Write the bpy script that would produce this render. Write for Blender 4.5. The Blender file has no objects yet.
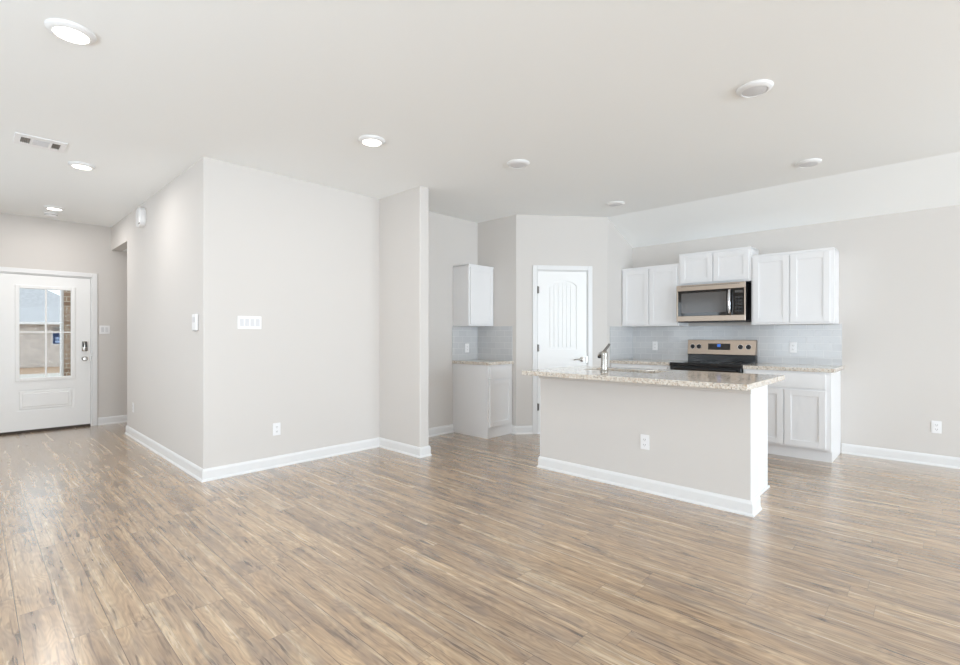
import bpy, bmesh, math
from mathutils import Vector, Matrix

S = bpy.context.scene
COL = S.collection
PI = math.pi
R90 = -PI / 2

# ------------------------------------------------------------------ camera
YAW = math.radians(46.43)
cd = bpy.data.cameras.new('camera')
cam = bpy.data.objects.new('camera', cd)
COL.objects.link(cam)
cam.location = (0, 0, 1.2307)
cam.rotation_euler = (PI / 2, 0, -YAW)
cd.sensor_width = 36
cd.lens = 484.7 / 960 * 36
cd.shift_y = 3.1 / 960
cd.clip_start = 0.05
S.camera = cam

# ------------------------------------------------------------------ world, exposure
S.view_settings.view_transform = 'Standard'
S.view_settings.look = 'None'
S.view_settings.gamma = 1
S.view_settings.exposure = -0.05
S.view_settings.use_curve_mapping = False
S.cycles.max_bounces = 16
S.cycles.diffuse_bounces = 10
S.cycles.glossy_bounces = 6
S.cycles.sample_clamp_indirect = 6

W = bpy.data.worlds.new('sky')
S.world = W
W.use_nodes = True
wn, wl = W.node_tree.nodes, W.node_tree.links
wn.clear()
wo = wn.new('ShaderNodeOutputWorld')
wb = wn.new('ShaderNodeBackground')
wb.inputs['Color'].default_value = (0.86, 0.93, 1.0, 1)
wb.inputs['Strength'].default_value = 1.6
wl.new(wb.outputs[0], wo.inputs[0])


def area(name, loc, rot, sx, sy, power, color):
    l = bpy.data.lights.new(name, 'AREA')
    l.shape = 'RECTANGLE'
    l.size, l.size_y = sx, sy
    l.energy = power
    l.color = color
    o = bpy.data.objects.new(name, l)
    COL.objects.link(o)
    o.location = loc
    o.rotation_euler = rot
    return o


DAY = (0.795, 0.886, 1.0)
area('added_back_daylight', (2.4, -6.95, 1.25), (PI / 2, 0, 0), 6.2, 2.2, 560, DAY)  # unseen main light from behind, made wide and set far back to even it
area('added_dining_fill', (7.15, -1.4, 1.45), (PI / 2 - 0.5, 0, PI / 2), 1.9, 2.0, 30, DAY)  # added cool light across the right floor, outside an invented glass door
area('added_side_fill', (-2.1, 1.2, 1.45), (PI / 2, 0, R90), 4.0, 1.6, 100, DAY)  # added fill for the kitchen wall, outside an invented window
area('added_hall_fill', (-2.1, 5.7, 1.45), (PI / 2, 0, R90), 3.0, 1.6, 34, DAY)  # added fill for the front door and hall, outside an invented window

# ------------------------------------------------------------------ mesh helpers


def box(bm, x0, y0, z0, x1, y1, z1, bev=0.0, seg=2):
    v = [bm.verts.new(c) for c in ((x0, y0, z0), (x1, y0, z0), (x1, y1, z0), (x0, y1, z0),
                                   (x0, y0, z1), (x1, y0, z1), (x1, y1, z1), (x0, y1, z1))]
    fs = [bm.faces.new([v[i] for i in f]) for f in
          ((3, 2, 1, 0), (4, 5, 6, 7), (0, 1, 5, 4), (1, 2, 6, 5), (2, 3, 7, 6), (3, 0, 4, 7))]
    if bev:
        es = {e for f in fs for e in f.edges}
        bmesh.ops.bevel(bm, geom=list(es), offset=bev, segments=seg, profile=0.5, affect='EDGES')


def prism(bm, pts, a0, a1, axis='z', bev=0.0):
    def P(p, a):
        if axis == 'z':
            return (p[0], p[1], a)
        if axis == 'y':
            return (p[0], a, p[1])
        return (a, p[0], p[1])
    A = [bm.verts.new(P(p, a0)) for p in pts]
    B = [bm.verts.new(P(p, a1)) for p in pts]
    n = len(pts)
    fs = [bm.faces.new(A[::-1]), bm.faces.new(B)]
    for i in range(n):
        fs.append(bm.faces.new((A[i], A[(i + 1) % n], B[(i + 1) % n], B[i])))
    bmesh.ops.recalc_face_normals(bm, faces=fs)
    if bev:
        es = {e for f in fs for e in f.edges}
        bmesh.ops.bevel(bm, geom=list(es), offset=bev, segments=2, profile=0.5, affect='EDGES')


def lathe(bm, prof, o=(0, 0, 0), d=(0, 0, 1), seg=32, smooth=True):
    """prof: (radius, height) pairs, spun about the axis d through o; ends are capped"""
    q = Vector((0, 0, 1)).rotation_difference(Vector(d))
    rings = []
    for r, h in prof:
        if r < 1e-6:
            rings.append([bm.verts.new(Vector(o) + q @ Vector((0, 0, h)))])
        else:
            rings.append([bm.verts.new(Vector(o) + q @ Vector((r * math.cos(2 * PI * k / seg), r * math.sin(2 * PI * k / seg), h)))
                          for k in range(seg)])
    fs = []
    for a, b in zip(rings, rings[1:]):
        for k in range(seg):
            k2 = (k + 1) % seg
            if len(a) == 1 and len(b) == 1:
                continue
            if len(a) == 1:
                fs.append(bm.faces.new((a[0], b[k2], b[k])))
            elif len(b) == 1:
                fs.append(bm.faces.new((a[k], a[k2], b[0])))
            else:
                fs.append(bm.faces.new((a[k], a[k2], b[k2], b[k])))
    for ring in (rings[0], rings[-1]):
        if len(ring) > 1:
            fs.append(bm.faces.new(ring))
    bmesh.ops.recalc_face_normals(bm, faces=fs)


def tube(bm, pts, r, seg=14):
    """round bar through pts; r is one radius or one per point"""
    pts = [Vector(p) for p in pts]
    rs = r if isinstance(r, (list, tuple)) else [r] * len(pts)
    rings = []
    up = None
    for i, p in enumerate(pts):
        t = (pts[min(i + 1, len(pts) - 1)] - pts[max(i - 1, 0)]).normalized()
        if up is None:
            up = Vector((0, 0, 1)) if abs(t.z) < 0.9 else Vector((1, 0, 0))
        a = t.cross(up).normalized()
        b = a.cross(t).normalized()
        up = b
        rings.append([bm.verts.new(p + rs[i] * (a * math.cos(2 * PI * k / seg) + b * math.sin(2 * PI * k / seg))) for k in range(seg)])
    fs = [bm.faces.new(rings[0]), bm.faces.new(rings[-1])]
    for a, b in zip(rings, rings[1:]):
        for k in range(seg):
            fs.append(bm.faces.new((a[k], a[(k + 1) % seg], b[(k + 1) % seg], b[k])))
    bmesh.ops.recalc_face_normals(bm, faces=fs)


def BM():
    return bmesh.new()


def obj(name, bm, mat, parent=None, smooth=False):
    me = bpy.data.meshes.new(name)
    bm.to_mesh(me)
    bm.free()
    me.materials.append(mat)
    if smooth:
        for p in me.polygons:
            p.use_smooth = True
        me.set_sharp_from_angle(angle=math.radians(40))
    o = bpy.data.objects.new(name, me)
    COL.objects.link(o)
    if parent:
        o.parent = parent
    return o


def tag(o, label, cat, group=None):
    o['label'] = label
    o['category'] = cat
    if group:
        o['group'] = group
    return o


def thing(name, label, cat, loc=(0, 0, 0), rz=0.0, group=None):
    o = bpy.data.objects.new(name, None)
    COL.objects.link(o)
    o.empty_display_size = 0.1
    o.location = loc
    o.rotation_euler = (0, 0, rz)
    return tag(o, label, cat, group)


def struct(name, bm, mat, label=None):
    o = obj(name, bm, mat)
    o['kind'] = 'structure'
    if label:
        o['label'] = label
    return o


def children_of(o):
    return [c for c in bpy.data.objects if c.parent == o]


def dup(root, loc, rz=None, label=None, group=None):
    r = root.copy()
    COL.objects.link(r)
    r.location = loc
    if rz is not None:
        r.rotation_euler = (0, 0, rz)
    if label:
        r['label'] = label
    if group:
        r['group'] = group
    for ch in children_of(root):
        c = ch.copy()
        COL.objects.link(c)
        c.parent = r
        for g in children_of(ch):
            d = g.copy()
            COL.objects.link(d)
            d.parent = c
    return r


# ------------------------------------------------------------------ materials


def srgb(r, g, b):
    f = lambda c: (c / 255 / 12.92) if c / 255 <= 0.04045 else ((c / 255 + 0.055) / 1.055) ** 2.4
    return (f(r), f(g), f(b), 1)


def mat(name, col, rough=0.5, metal=0.0, spec=0.5, bump=0.0, bscale=200, emit=None, estr=0, vary=0.0, coat=0.0):
    m = bpy.data.materials.new(name)
    m.use_nodes = True
    n, l = m.node_tree.nodes, m.node_tree.links
    b = n['Principled BSDF']
    b.inputs['Base Color'].default_value = col
    b.inputs['Roughness'].default_value = rough
    b.inputs['Metallic'].default_value = metal
    b.inputs['Specular IOR Level'].default_value = spec
    if coat:
        b.inputs['Coat Weight'].default_value = coat
        b.inputs['Coat Roughness'].default_value = 0.08
    if emit:
        b.inputs['Emission Color'].default_value = emit
        b.inputs['Emission Strength'].default_value = estr
    if bump or vary:
        tc = n.new('ShaderNodeTexCoord')
        no = n.new('ShaderNodeTexNoise')
        no.inputs['Scale'].default_value = bscale
        no.inputs['Detail'].default_value = 3
        l.new(tc.outputs['Object'], no.inputs['Vector'])
        if bump:
            bp = n.new('ShaderNodeBump')
            bp.inputs['Strength'].default_value = bump
            bp.inputs['Distance'].default_value = 0.002
            l.new(no.outputs['Fac'], bp.inputs['Height'])
            l.new(bp.outputs[0], b.inputs['Normal'])
        if vary:
            mx = n.new('ShaderNodeMix')
            mx.data_type = 'RGBA'
            mx.inputs[6].default_value = col
            mx.inputs[7].default_value = tuple(c * (1 - vary) for c in col[:3]) + (1,)
            l.new(no.outputs['Fac'], mx.inputs[0])
            l.new(mx.outputs[2], b.inputs['Base Color'])
    return m


M_wall = mat('wall_paint', srgb(217, 213, 209), 0.75, spec=0.3, bump=0.12, bscale=260)
M_ceil = mat('ceiling_paint', srgb(247, 249, 249), 0.9, spec=0.2, bump=0.12, bscale=160)
M_trim = mat('white_trim_paint', srgb(233, 233, 233), 0.35, bump=0.02, bscale=60)
M_cab = mat('white_cabinet_paint', srgb(238, 238, 239), 0.35, bump=0.02, bscale=90)
M_door = mat('white_door_paint', srgb(245, 245, 244), 0.4, bump=0.03, bscale=120)
M_plate = mat('white_plastic', srgb(242, 242, 243), 0.3, bump=0.01, bscale=50)
M_slot = mat('dark_slot', srgb(90, 88, 86), 0.6, bump=0.01)
M_grey = mat('grey_vane', srgb(150, 148, 144), 0.6, bump=0.01)
M_steel = mat('stainless_steel', srgb(172, 157, 143), 0.3, 1.0, bump=0.03, bscale=400)
M_chrome = mat('polished_chrome', srgb(225, 225, 228), 0.12, 1.0, bump=0.005)
M_nickel = mat('brushed_nickel', srgb(176, 172, 166), 0.26, 1.0, bump=0.01)
M_black = mat('black_enamel', srgb(22, 22, 24), 0.22, bump=0.01, bscale=30)
M_bglass = mat('black_glass', srgb(26, 24, 24), 0.05, spec=0.7, bump=0.004, bscale=8)
M_mesh = mat('oven_window_glass', srgb(92, 88, 86), 0.12, spec=0.6, bump=0.01, bscale=500)
M_blue = mat('blue_display', srgb(40, 90, 170), 0.3, bump=0.01, emit=srgb(60, 120, 220), estr=0.6)
M_knob = mat('black_knob_plastic', srgb(28, 28, 30), 0.35, bump=0.01)
M_lamp_on = mat('lit_diffuser', srgb(250, 248, 244), 0.5, bump=0.01, emit=(1.0, 0.93, 0.83, 1), estr=5)
M_lamp_off = mat('unlit_diffuser', srgb(219, 219, 221), 0.35, bump=0.01)
M_concrete = mat('porch_concrete', srgb(205, 200, 192), 0.9, bump=0.2, bscale=30, vary=0.2)
M_soil = mat('bare_soil', srgb(190, 162, 136), 0.95, bump=0.4, bscale=6, vary=0.35)
M_shingle = mat('grey_roof_shingle', srgb(204, 205, 208), 0.9, bump=0.4, bscale=8, vary=0.35)
M_navy = mat('navy_window_pane', srgb(36, 54, 96), 0.15, bump=0.01)
M_blind = mat('pale_blue_pane', srgb(150, 175, 215), 0.3, bump=0.01)
M_hinge = mat('dark_satin_nickel', srgb(120, 116, 112), 0.4, 0.6, bump=0.01)
M_seal = mat('dark_door_sweep', srgb(70, 62, 56), 0.7, bump=0.02)


def glass_mat():
    m = bpy.data.materials.new('clear_window_glass')
    m.use_nodes = True
    n, l = m.node_tree.nodes, m.node_tree.links
    n.clear()
    o = n.new('ShaderNodeOutputMaterial')
    mx = n.new('ShaderNodeMixShader')
    t = n.new('ShaderNodeBsdfTransparent')
    t.inputs[0].default_value = (0.97, 0.985, 0.98, 1)
    g = n.new('ShaderNodeBsdfGlossy')
    g.inputs['Roughness'].default_value = 0.02
    f = n.new('ShaderNodeFresnel')
    f.inputs[0].default_value = 1.1
    l.new(f.outputs[0], mx.inputs[0])
    l.new(t.outputs[0], mx.inputs[1])
    l.new(g.outputs[0], mx.inputs[2])
    l.new(mx.outputs[0], o.inputs[0])
    return m


M_glass = glass_mat()


def math_node(n, l, op, a, b=None, c=None):
    k = n.new('ShaderNodeMath')
    k.operation = op
    for i, x in enumerate((a, b, c)):
        if x is None:
            continue
        if isinstance(x, (int, float)):
            k.inputs[i].default_value = x
        else:
            l.new(x, k.inputs[i])
    return k.outputs[0]


def combine(n, l, x, y, z):
    k = n.new('ShaderNodeCombineXYZ')
    for i, v in enumerate((x, y, z)):
        if isinstance(v, (int, float)):
            k.inputs[i].default_value = v
        else:
            l.new(v, k.inputs[i])
    return k.outputs[0]


def ramp(n, l, fac, stops):
    r = n.new('ShaderNodeValToRGB')
    e = r.color_ramp.elements
    while len(e) < len(stops):
        e.new(0.5)
    for i, (p, c) in enumerate(stops):
        e[i].position = p
        e[i].color = c
    l.new(fac, r.inputs[0])
    return r.outputs[0]


def mixrgb(n, l, fac, a, b, mode='MIX'):
    k = n.new('ShaderNodeMix')
    k.data_type = 'RGBA'
    k.blend_type = mode
    for i, v in ((0, fac), (6, a), (7, b)):
        if isinstance(v, (int, float, tuple)):
            k.inputs[i].default_value = v
        else:
            l.new(v, k.inputs[i])
    return k.outputs[2]


def floor_mat():
    m = bpy.data.materials.new('wood_plank_floor')
    m.use_nodes = True
    n, l = m.node_tree.nodes, m.node_tree.links
    b = n['Principled BSDF']
    tc = n.new('ShaderNodeTexCoord')
    sp = n.new('ShaderNodeSeparateXYZ')
    l.new(tc.outputs['Object'], sp.inputs[0])
    x, y = sp.outputs[0], sp.outputs[1]
    PW, PL = 0.1355, 1.22
    px = math_node(n, l, 'DIVIDE', math_node(n, l, 'ADD', x, 20 * PW - 0.1405), PW)
    row = math_node(n, l, 'FLOOR', px)
    fx = math_node(n, l, 'FRACT', px)
    wr = n.new('ShaderNodeTexWhiteNoise')
    wr.noise_dimensions = '1D'
    l.new(row, wr.inputs['W'])
    py = math_node(n, l, 'ADD', math_node(n, l, 'DIVIDE', math_node(n, l, 'ADD', y, 30.0), PL), wr.outputs['Value'])
    cl = math_node(n, l, 'FLOOR', py)
    fy = math_node(n, l, 'FRACT', py)
    wp = n.new('ShaderNodeTexWhiteNoise')
    wp.noise_dimensions = '2D'
    l.new(combine(n, l, row, cl, 0.0), wp.inputs['Vector'])
    rnd = wp.outputs['Value']
    # each printed plank carries two or three narrower strips of its own tone
    strips = math_node(n, l, 'FLOOR', math_node(n, l, 'MULTIPLY', fx, 2.0))
    ws = n.new('ShaderNodeTexWhiteNoise')
    ws.noise_dimensions = '3D'
    l.new(combine(n, l, row, cl, strips), ws.inputs['Vector'])
    off = math_node(n, l, 'MULTIPLY', rnd, 37.0)
    # warped grain
    wv = n.new('ShaderNodeTexNoise')
    wv.inputs['Scale'].default_value = 1.0
    wv.inputs['Detail'].default_value = 2
    l.new(combine(n, l, math_node(n, l, 'MULTIPLY', x, 8.0), math_node(n, l, 'MULTIPLY', y, 1.3), off), wv.inputs['Vector'])
    warp = math_node(n, l, 'MULTIPLY', math_node(n, l, 'SUBTRACT', wv.outputs['Fac'], 0.5), 0.045)
    xw = math_node(n, l, 'ADD', x, warp)
    g1 = n.new('ShaderNodeTexNoise')
    g1.inputs['Scale'].default_value = 1.0
    g1.inputs['Detail'].default_value = 7
    g1.inputs['Roughness'].default_value = 0.65
    l.new(combine(n, l, math_node(n, l, 'MULTIPLY', xw, 22.0), math_node(n, l, 'MULTIPLY', y, 0.75), off), g1.inputs['Vector'])
    g2 = n.new('ShaderNodeTexNoise')
    g2.inputs['Scale'].default_value = 1.0
    g2.inputs['Detail'].default_value = 4
    g2.inputs['Roughness'].default_value = 0.7
    l.new(combine(n, l, math_node(n, l, 'MULTIPLY', xw, 105.0), math_node(n, l, 'MULTIPLY', y, 5.0), off), g2.inputs['Vector'])
    g3 = n.new('ShaderNodeTexNoise')            # smoky grey patches
    g3.inputs['Scale'].default_value = 1.0
    g3.inputs['Detail'].default_value = 3
    l.new(combine(n, l, math_node(n, l, 'MULTIPLY', xw, 14.0), math_node(n, l, 'MULTIPLY', y, 3.2), math_node(n, l, 'ADD', off, 11.0)), g3.inputs['Vector'])
    base = ramp(n, l, g1.outputs['Fac'], [(0.30, srgb(137, 111, 87)), (0.42, srgb(174, 145, 114)), (0.52, srgb(193, 164, 131)), (0.66, srgb(214, 191, 159))])
    fine = ramp(n, l, g2.outputs['Fac'], [(0.3, (0.62, 0.61, 0.60, 1)), (0.46, (0.97, 0.97, 0.97, 1)), (0.7, (1.12, 1.11, 1.09, 1))])
    c = mixrgb(n, l, 0.95, base, fine, 'MULTIPLY')
    smoky = ramp(n, l, g3.outputs['Fac'], [(0.50, (0, 0, 0, 1)), (0.63, (1, 1, 1, 1))])
    c = mixrgb(n, l, math_node(n, l, 'MULTIPLY', smoky, 0.5), c, srgb(133, 114, 101))
    tone = ramp(n, l, ws.outputs['Value'], [(0.0, (0.85, 0.845, 0.86, 1)), (0.5, (0.97, 0.965, 0.96, 1)), (1.0, (1.09, 1.07, 1.03, 1))])
    c = mixrgb(n, l, 1.0, c, tone, 'MULTIPLY')
    # cathedral growth lines
    ph = n.new('ShaderNodeTexNoise')
    ph.inputs['Scale'].default_value = 1.0
    ph.inputs['Detail'].default_value = 2
    l.new(combine(n, l, math_node(n, l, 'MULTIPLY', x, 9.0), math_node(n, l, 'MULTIPLY', y, 1.9), math_node(n, l, 'ADD', off, 23.0)), ph.inputs['Vector'])
    lines = math_node(n, l, 'SINE', math_node(n, l, 'MULTIPLY', ph.outputs['Fac'], 95.0))
    c = mixrgb(n, l, math_node(n, l, 'MULTIPLY_ADD', lines, 0.13, 0.11), c, srgb(96, 76, 60))
    # dark cracks along the grain and knots
    vk = n.new('ShaderNodeTexVoronoi')
    vk.inputs['Scale'].default_value = 1.0
    l.new(combine(n, l, math_node(n, l, 'MULTIPLY', xw, 12.0), math_node(n, l, 'MULTIPLY', y, 3.3), off), vk.inputs['Vector'])
    knot = ramp(n, l, vk.outputs['Distance'], [(0.0, (0.9, 0.9, 0.9, 1)), (0.09, (0.35, 0.35, 0.35, 1)), (0.12, (0.75, 0.75, 0.75, 1)), (0.17, (0, 0, 0, 1))])
    g4 = n.new('ShaderNodeTexNoise')
    g4.inputs['Scale'].default_value = 1.0
    g4.inputs['Detail'].default_value = 2
    l.new(combine(n, l, math_node(n, l, 'MULTIPLY', xw, 62.0), math_node(n, l, 'MULTIPLY', y, 4.2), math_node(n, l, 'ADD', off, 5.0)), g4.inputs['Vector'])
    crack = ramp(n, l, g4.outputs['Fac'], [(0.595, (0, 0, 0, 1)), (0.65, (1, 1, 1, 1))])
    clump = math_node(n, l, 'MULTIPLY', crack, math_node(n, l, 'MULTIPLY_ADD', smoky, 0.6, 0.5))
    dk = math_node(n, l, 'MULTIPLY', math_node(n, l, 'MAXIMUM', math_node(n, l, 'MULTIPLY', knot, 0.8), clump), 0.72)
    c = mixrgb(n, l, dk, c, srgb(78, 60, 48))
    # joints
    dx = math_node(n, l, 'MINIMUM', fx, math_node(n, l, 'SUBTRACT', 1.0, fx))
    dy = math_node(n, l, 'MINIMUM', fy, math_node(n, l, 'SUBTRACT', 1.0, fy))
    jx = math_node(n, l, 'LESS_THAN', dx, 0.0015 / PW)
    jy = math_node(n, l, 'LESS_THAN', dy, 0.0014 / PL)
    j = math_node(n, l, 'MAXIMUM', jx, math_node(n, l, 'MULTIPLY', jy, 0.5))
    c = mixrgb(n, l, math_node(n, l, 'MULTIPLY', j, 0.8), c, srgb(92, 74, 60))
    l.new(c, b.inputs['Base Color'])
    rg = math_node(n, l, 'MULTIPLY_ADD', g1.outputs['Fac'], 0.12, 0.2)
    l.new(rg, b.inputs['Roughness'])
    b.inputs['Specular IOR Level'].default_value = 0.75
    b.inputs['Coat Weight'].default_value = 1.0
    b.inputs['Coat IOR'].default_value = 1.6
    b.inputs['Coat Roughness'].default_value = 0.23
    bp = n.new('ShaderNodeBump')
    bp.inputs['Strength'].default_value = 0.1
    bp.inputs['Distance'].default_value = 0.0012
    h = math_node(n, l, 'SUBTRACT', math_node(n, l, 'MULTIPLY', g2.outputs['Fac'], 0.5), j)
    l.new(h, bp.inputs['Height'])
    l.new(bp.outputs[0], b.inputs['Normal'])
    return m


def granite_mat():
    m = bpy.data.materials.new('speckled_granite')
    m.use_nodes = True
    n, l = m.node_tree.nodes, m.node_tree.links
    b = n['Principled BSDF']
    tc = n.new('ShaderNodeTexCoord')
    co = tc.outputs['Object']

    def noise(scale, det):
        k = n.new('ShaderNodeTexNoise')
        k.inputs['Scale'].default_value = scale
        k.inputs['Detail'].default_value = det
        l.new(co, k.inputs['Vector'])
        return k.outputs['Fac']
    c = ramp(n, l, noise(38, 5), [(0.3, srgb(196, 182, 166)), (0.45, srgb(216, 207, 195)), (0.6, srgb(226, 220, 211)), (0.75, srgb(234, 231, 225))])
    v = n.new('ShaderNodeTexVoronoi')
    v.inputs['Scale'].default_value = 120
    l.new(co, v.inputs['Vector'])
    sepc = n.new('ShaderNodeSeparateColor')
    l.new(v.outputs['Color'], sepc.inputs[0])
    dark = math_node(n, l, 'GREATER_THAN', sepc.outputs[0], 0.88)
    tan = math_node(n, l, 'GREATER_THAN', sepc.outputs[1], 0.82)
    pale = math_node(n, l, 'GREATER_THAN', sepc.outputs[2], 0.8)
    c = mixrgb(n, l, math_node(n, l, 'MULTIPLY', tan, 0.5), c, srgb(182, 152, 124))
    c = mixrgb(n, l, math_node(n, l, 'MULTIPLY', pale, 0.3), c, srgb(244, 242, 238))
    c = mixrgb(n, l, math_node(n, l, 'MULTIPLY', dark, 0.55), c, srgb(104, 94, 86))
    l.new(c, b.inputs['Base Color'])
    b.inputs['Roughness'].default_value = 0.09
    return m


def brick_mat(name, c1, c2, mortar, bw, bh, msize, rough, axis, smooth=0.1, bump=0.5):
    m = bpy.data.materials.new(name)
    m.use_nodes = True
    n, l = m.node_tree.nodes, m.node_tree.links
    b = n['Principled BSDF']
    tc = n.new('ShaderNodeTexCoord')
    sp = n.new('ShaderNodeSeparateXYZ')
    l.new(tc.outputs['Object'], sp.inputs[0])
    u = sp.outputs[0] if axis == 'x' else sp.outputs[1]
    if axis == 'xy':
        u = math_node(n, l, 'ADD', sp.outputs[0], sp.outputs[1])
    v = combine(n, l, u, sp.outputs[2], 0.0)
    t = n.new('ShaderNodeTexBrick')
    t.inputs['Scale'].default_value = 1.0
    t.inputs['Color1'].default_value = c1
    t.inputs['Color2'].default_value = c2
    t.inputs['Mortar'].default_value = mortar
    t.inputs['Mortar Size'].default_value = msize
    t.inputs['Mortar Smooth'].default_value = smooth
    t.inputs['Brick Width'].default_value = bw
    t.inputs['Row Height'].default_value = bh
    l.new(v, t.inputs['Vector'])
    l.new(t.outputs['Color'], b.inputs['Base Color'])
    b.inputs['Roughness'].default_value = rough
    bp = n.new('ShaderNodeBump')
    bp.inputs['Strength'].default_value = bump
    bp.inputs['Distance'].default_value = 0.002
    bp.invert = True
    l.new(t.outputs['Fac'], bp.inputs['Height'])
    l.new(bp.outputs[0], b.inputs['Normal'])
    return m


M_floor = floor_mat()
M_granite = granite_mat()
M_tile_y = brick_mat('grey_subway_tile', srgb(206, 207, 208), srgb(200, 201, 203), srgb(222, 222, 222), 0.152, 0.0762, 0.0022, 0.12, 'y')
M_tile_x = brick_mat('grey_subway_tile_return', srgb(206, 207, 208), srgb(200, 201, 203), srgb(222, 222, 222), 0.152, 0.0762, 0.0022, 0.12, 'x')
M_brick = brick_mat('tan_brick', srgb(172, 146, 124), srgb(138, 112, 94), srgb(190, 178, 162), 0.21, 0.075, 0.008, 0.9, 'xy')
M_brick_far = brick_mat('pale_grey_brick', srgb(218, 208, 199), srgb(172, 162, 154), srgb(228, 222, 216), 0.21, 0.075, 0.008, 0.9, 'x')

# ------------------------------------------------------------------ setting
H = 2.743
XH, YB, XF, YFIN = 1.356, 4.512, 3.126, 3.808
XK, Y1, XD, YD, XW, H2 = 4.697, 3.844, 5.603, 3.0855, 6.296, 2.4391
YFR, YOP, HOP = 8.39, 7.414, 2.42
T = 0.118

bm = BM()
box(bm, -2.0, -6.8, -0.12, 6.5, 8.56, 0.0)
struct('floor', bm, M_floor, 'brown wood plank floor')

bm = BM()
box(bm, -2.0, -6.8, H, XD, YFR + 0.15, H + 0.12)
prism(bm, [(XD, H), (6.5, H - (6.5 - XD) * (H - H2) / (XW - XD)), (6.5, H + 0.12), (XD, H + 0.12)], -6.8, YB + 0.2, 'y')
struct('ceiling', bm, M_ceil, 'white ceiling sloping down over the kitchen wall')


def wall(name, pts, z0=0.0, z1=H):
    bm = BM()
    prism(bm, pts, z0, z1)
    return struct(name, bm, M_wall)


def rect(x0, y0, x1, y1):
    return [(x0, y0), (x1, y0), (x1, y1), (x0, y1)]


e = 0.008
# hall wall, with the header over the opening to the side corridor
bm = BM()
prism(bm, [(XH, YB + T), (XH + T, YB + T), (XH + T, YOP), (XH + e, YOP), (XH, YOP - e)], 0, H)
box(bm, XH, YOP, HOP, XH + T, YFR, H)
struct('wall_hall', bm, M_wall, 'beige wall along the entry hall')
wall('wall_living', [(XH, YB + e), (XH + e, YB), (XK + T, YB), (XK + T, YB + T), (XH, YB + T)])
wall('wall_partition', [(XF, YB), (XF, YFIN + e), (XF + e, YFIN), (XF + T - e, YFIN), (XF + T, YFIN + e), (XF + T, YB)])
ux, uy = (XD - XK), (YD - Y1)
DL = math.hypot(ux, uy)
ux, uy = ux / DL, uy / DL
DROT = math.atan2(uy, ux)
nx, ny = -uy, ux                      # into the pantry
wall('wall_nook', [(XK, YB), (XK, Y1), (XK + nx * 0.001 + T, Y1 + 0.02), (XK + T, YB)])
# diagonal pantry wall with the door hole (local: along the wall, into the pantry)


def diag(L, d):
    return (XK + ux * L + nx * d, Y1 + uy * L + ny * d)


D0, D1, DH = 0.262, 0.922, 2.055       # pantry door opening along the diagonal
bm = BM()
prism(bm, [diag(0.0, 0), diag(D0, 0), diag(D0, T), diag(0.076, T)], 0, H)
prism(bm, [diag(D1, 0), diag(DL, 0), diag(DL - 0.02, T), diag(D1, T)], 0, H)
prism(bm, [diag(D0, 0), diag(D1, 0), diag(D1, T), diag(D0, T)], DH, H)
struct('wall_pantry', bm, M_wall, 'angled pantry wall holding the arched panel door')
bm = BM()
prism(bm, [(XD, 0), (XW, 0), (XW, H2 + 0.012), (XD, H + 0.012)], YD, YD + T, 'y')
struct('wall_pantry_side', bm, M_wall)
bm = BM()
box(bm, XW, -0.475, 0, XW + T, YD + T, H2)
box(bm, XW, -6.6, 0, XW + T, -2.325, H2)
box(bm, XW, -2.325, 2.1, XW + T, -0.475, H2)
struct('wall_kitchen', bm, M_wall, 'beige kitchen wall behind the range')
# entry wall with the door hole
FD0, FD1, FDH = 0.195, 1.142, 2.02
bm = BM()
box(bm, -0.62, YFR, 0, FD0, YFR + 0.16, H)
box(bm, FD1, YFR, 0, 2.6, YFR + 0.16, H)
box(bm, FD0, YFR, FDH, FD1, YFR + 0.16, H)
struct('wall_front', bm, M_wall, 'beige entry wall around the front door')
wall('wall_hall_left', rect(-0.62, 7.5 + T, -0.5, YFR))
wall('wall_living_left', rect(-1.9, 7.5, -0.5, 7.5 + T))
# side corridor seen through the opening
bm = BM()
box(bm, XH + T, YOP - T, 0, 2.6, YOP, HOP)
box(bm, 2.48, YOP, 0, 2.6, YFR, HOP)
struct('wall_corridor', bm, M_wall)
bm = BM()
box(bm, XH + T, YOP, HOP, 2.6, YFR, HOP + 0.1)
struct('ceiling_corridor', bm, M_ceil)


def wall_with_holes(name, a0, a1, holes, place):
    """holes: (u0, u1, z0, z1) left to right; place(bm, u0, z0, u1, z1)"""
    bm = BM()
    u = a0
    for (h0, h1, z0, z1) in holes:
        place(bm, u, 0, h0, H)
        if z0 > 0:
            place(bm, h0, 0, h1, z0)
        place(bm, h0, z1, h1, H)
        u = h1
    place(bm, u, 0, a1, H)
    return struct(name, bm, M_wall)


wall_with_holes('wall_back', -1.9, XW + T, [(-0.6, 5.4, 0.0, 2.3)],
                lambda bm, u0, z0, u1, z1: box(bm, u0, -6.72, z0, u1, -6.6, z1))
wall_with_holes('wall_left', -6.6, 7.5, [(-0.8, 3.2, 0.65, 2.2), (4.2, 7.2, 0.65, 2.2)],
                lambda bm, u0, z0, u1, z1: box(bm, -1.9, u0, z0, -1.78, u1, z1))


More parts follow.
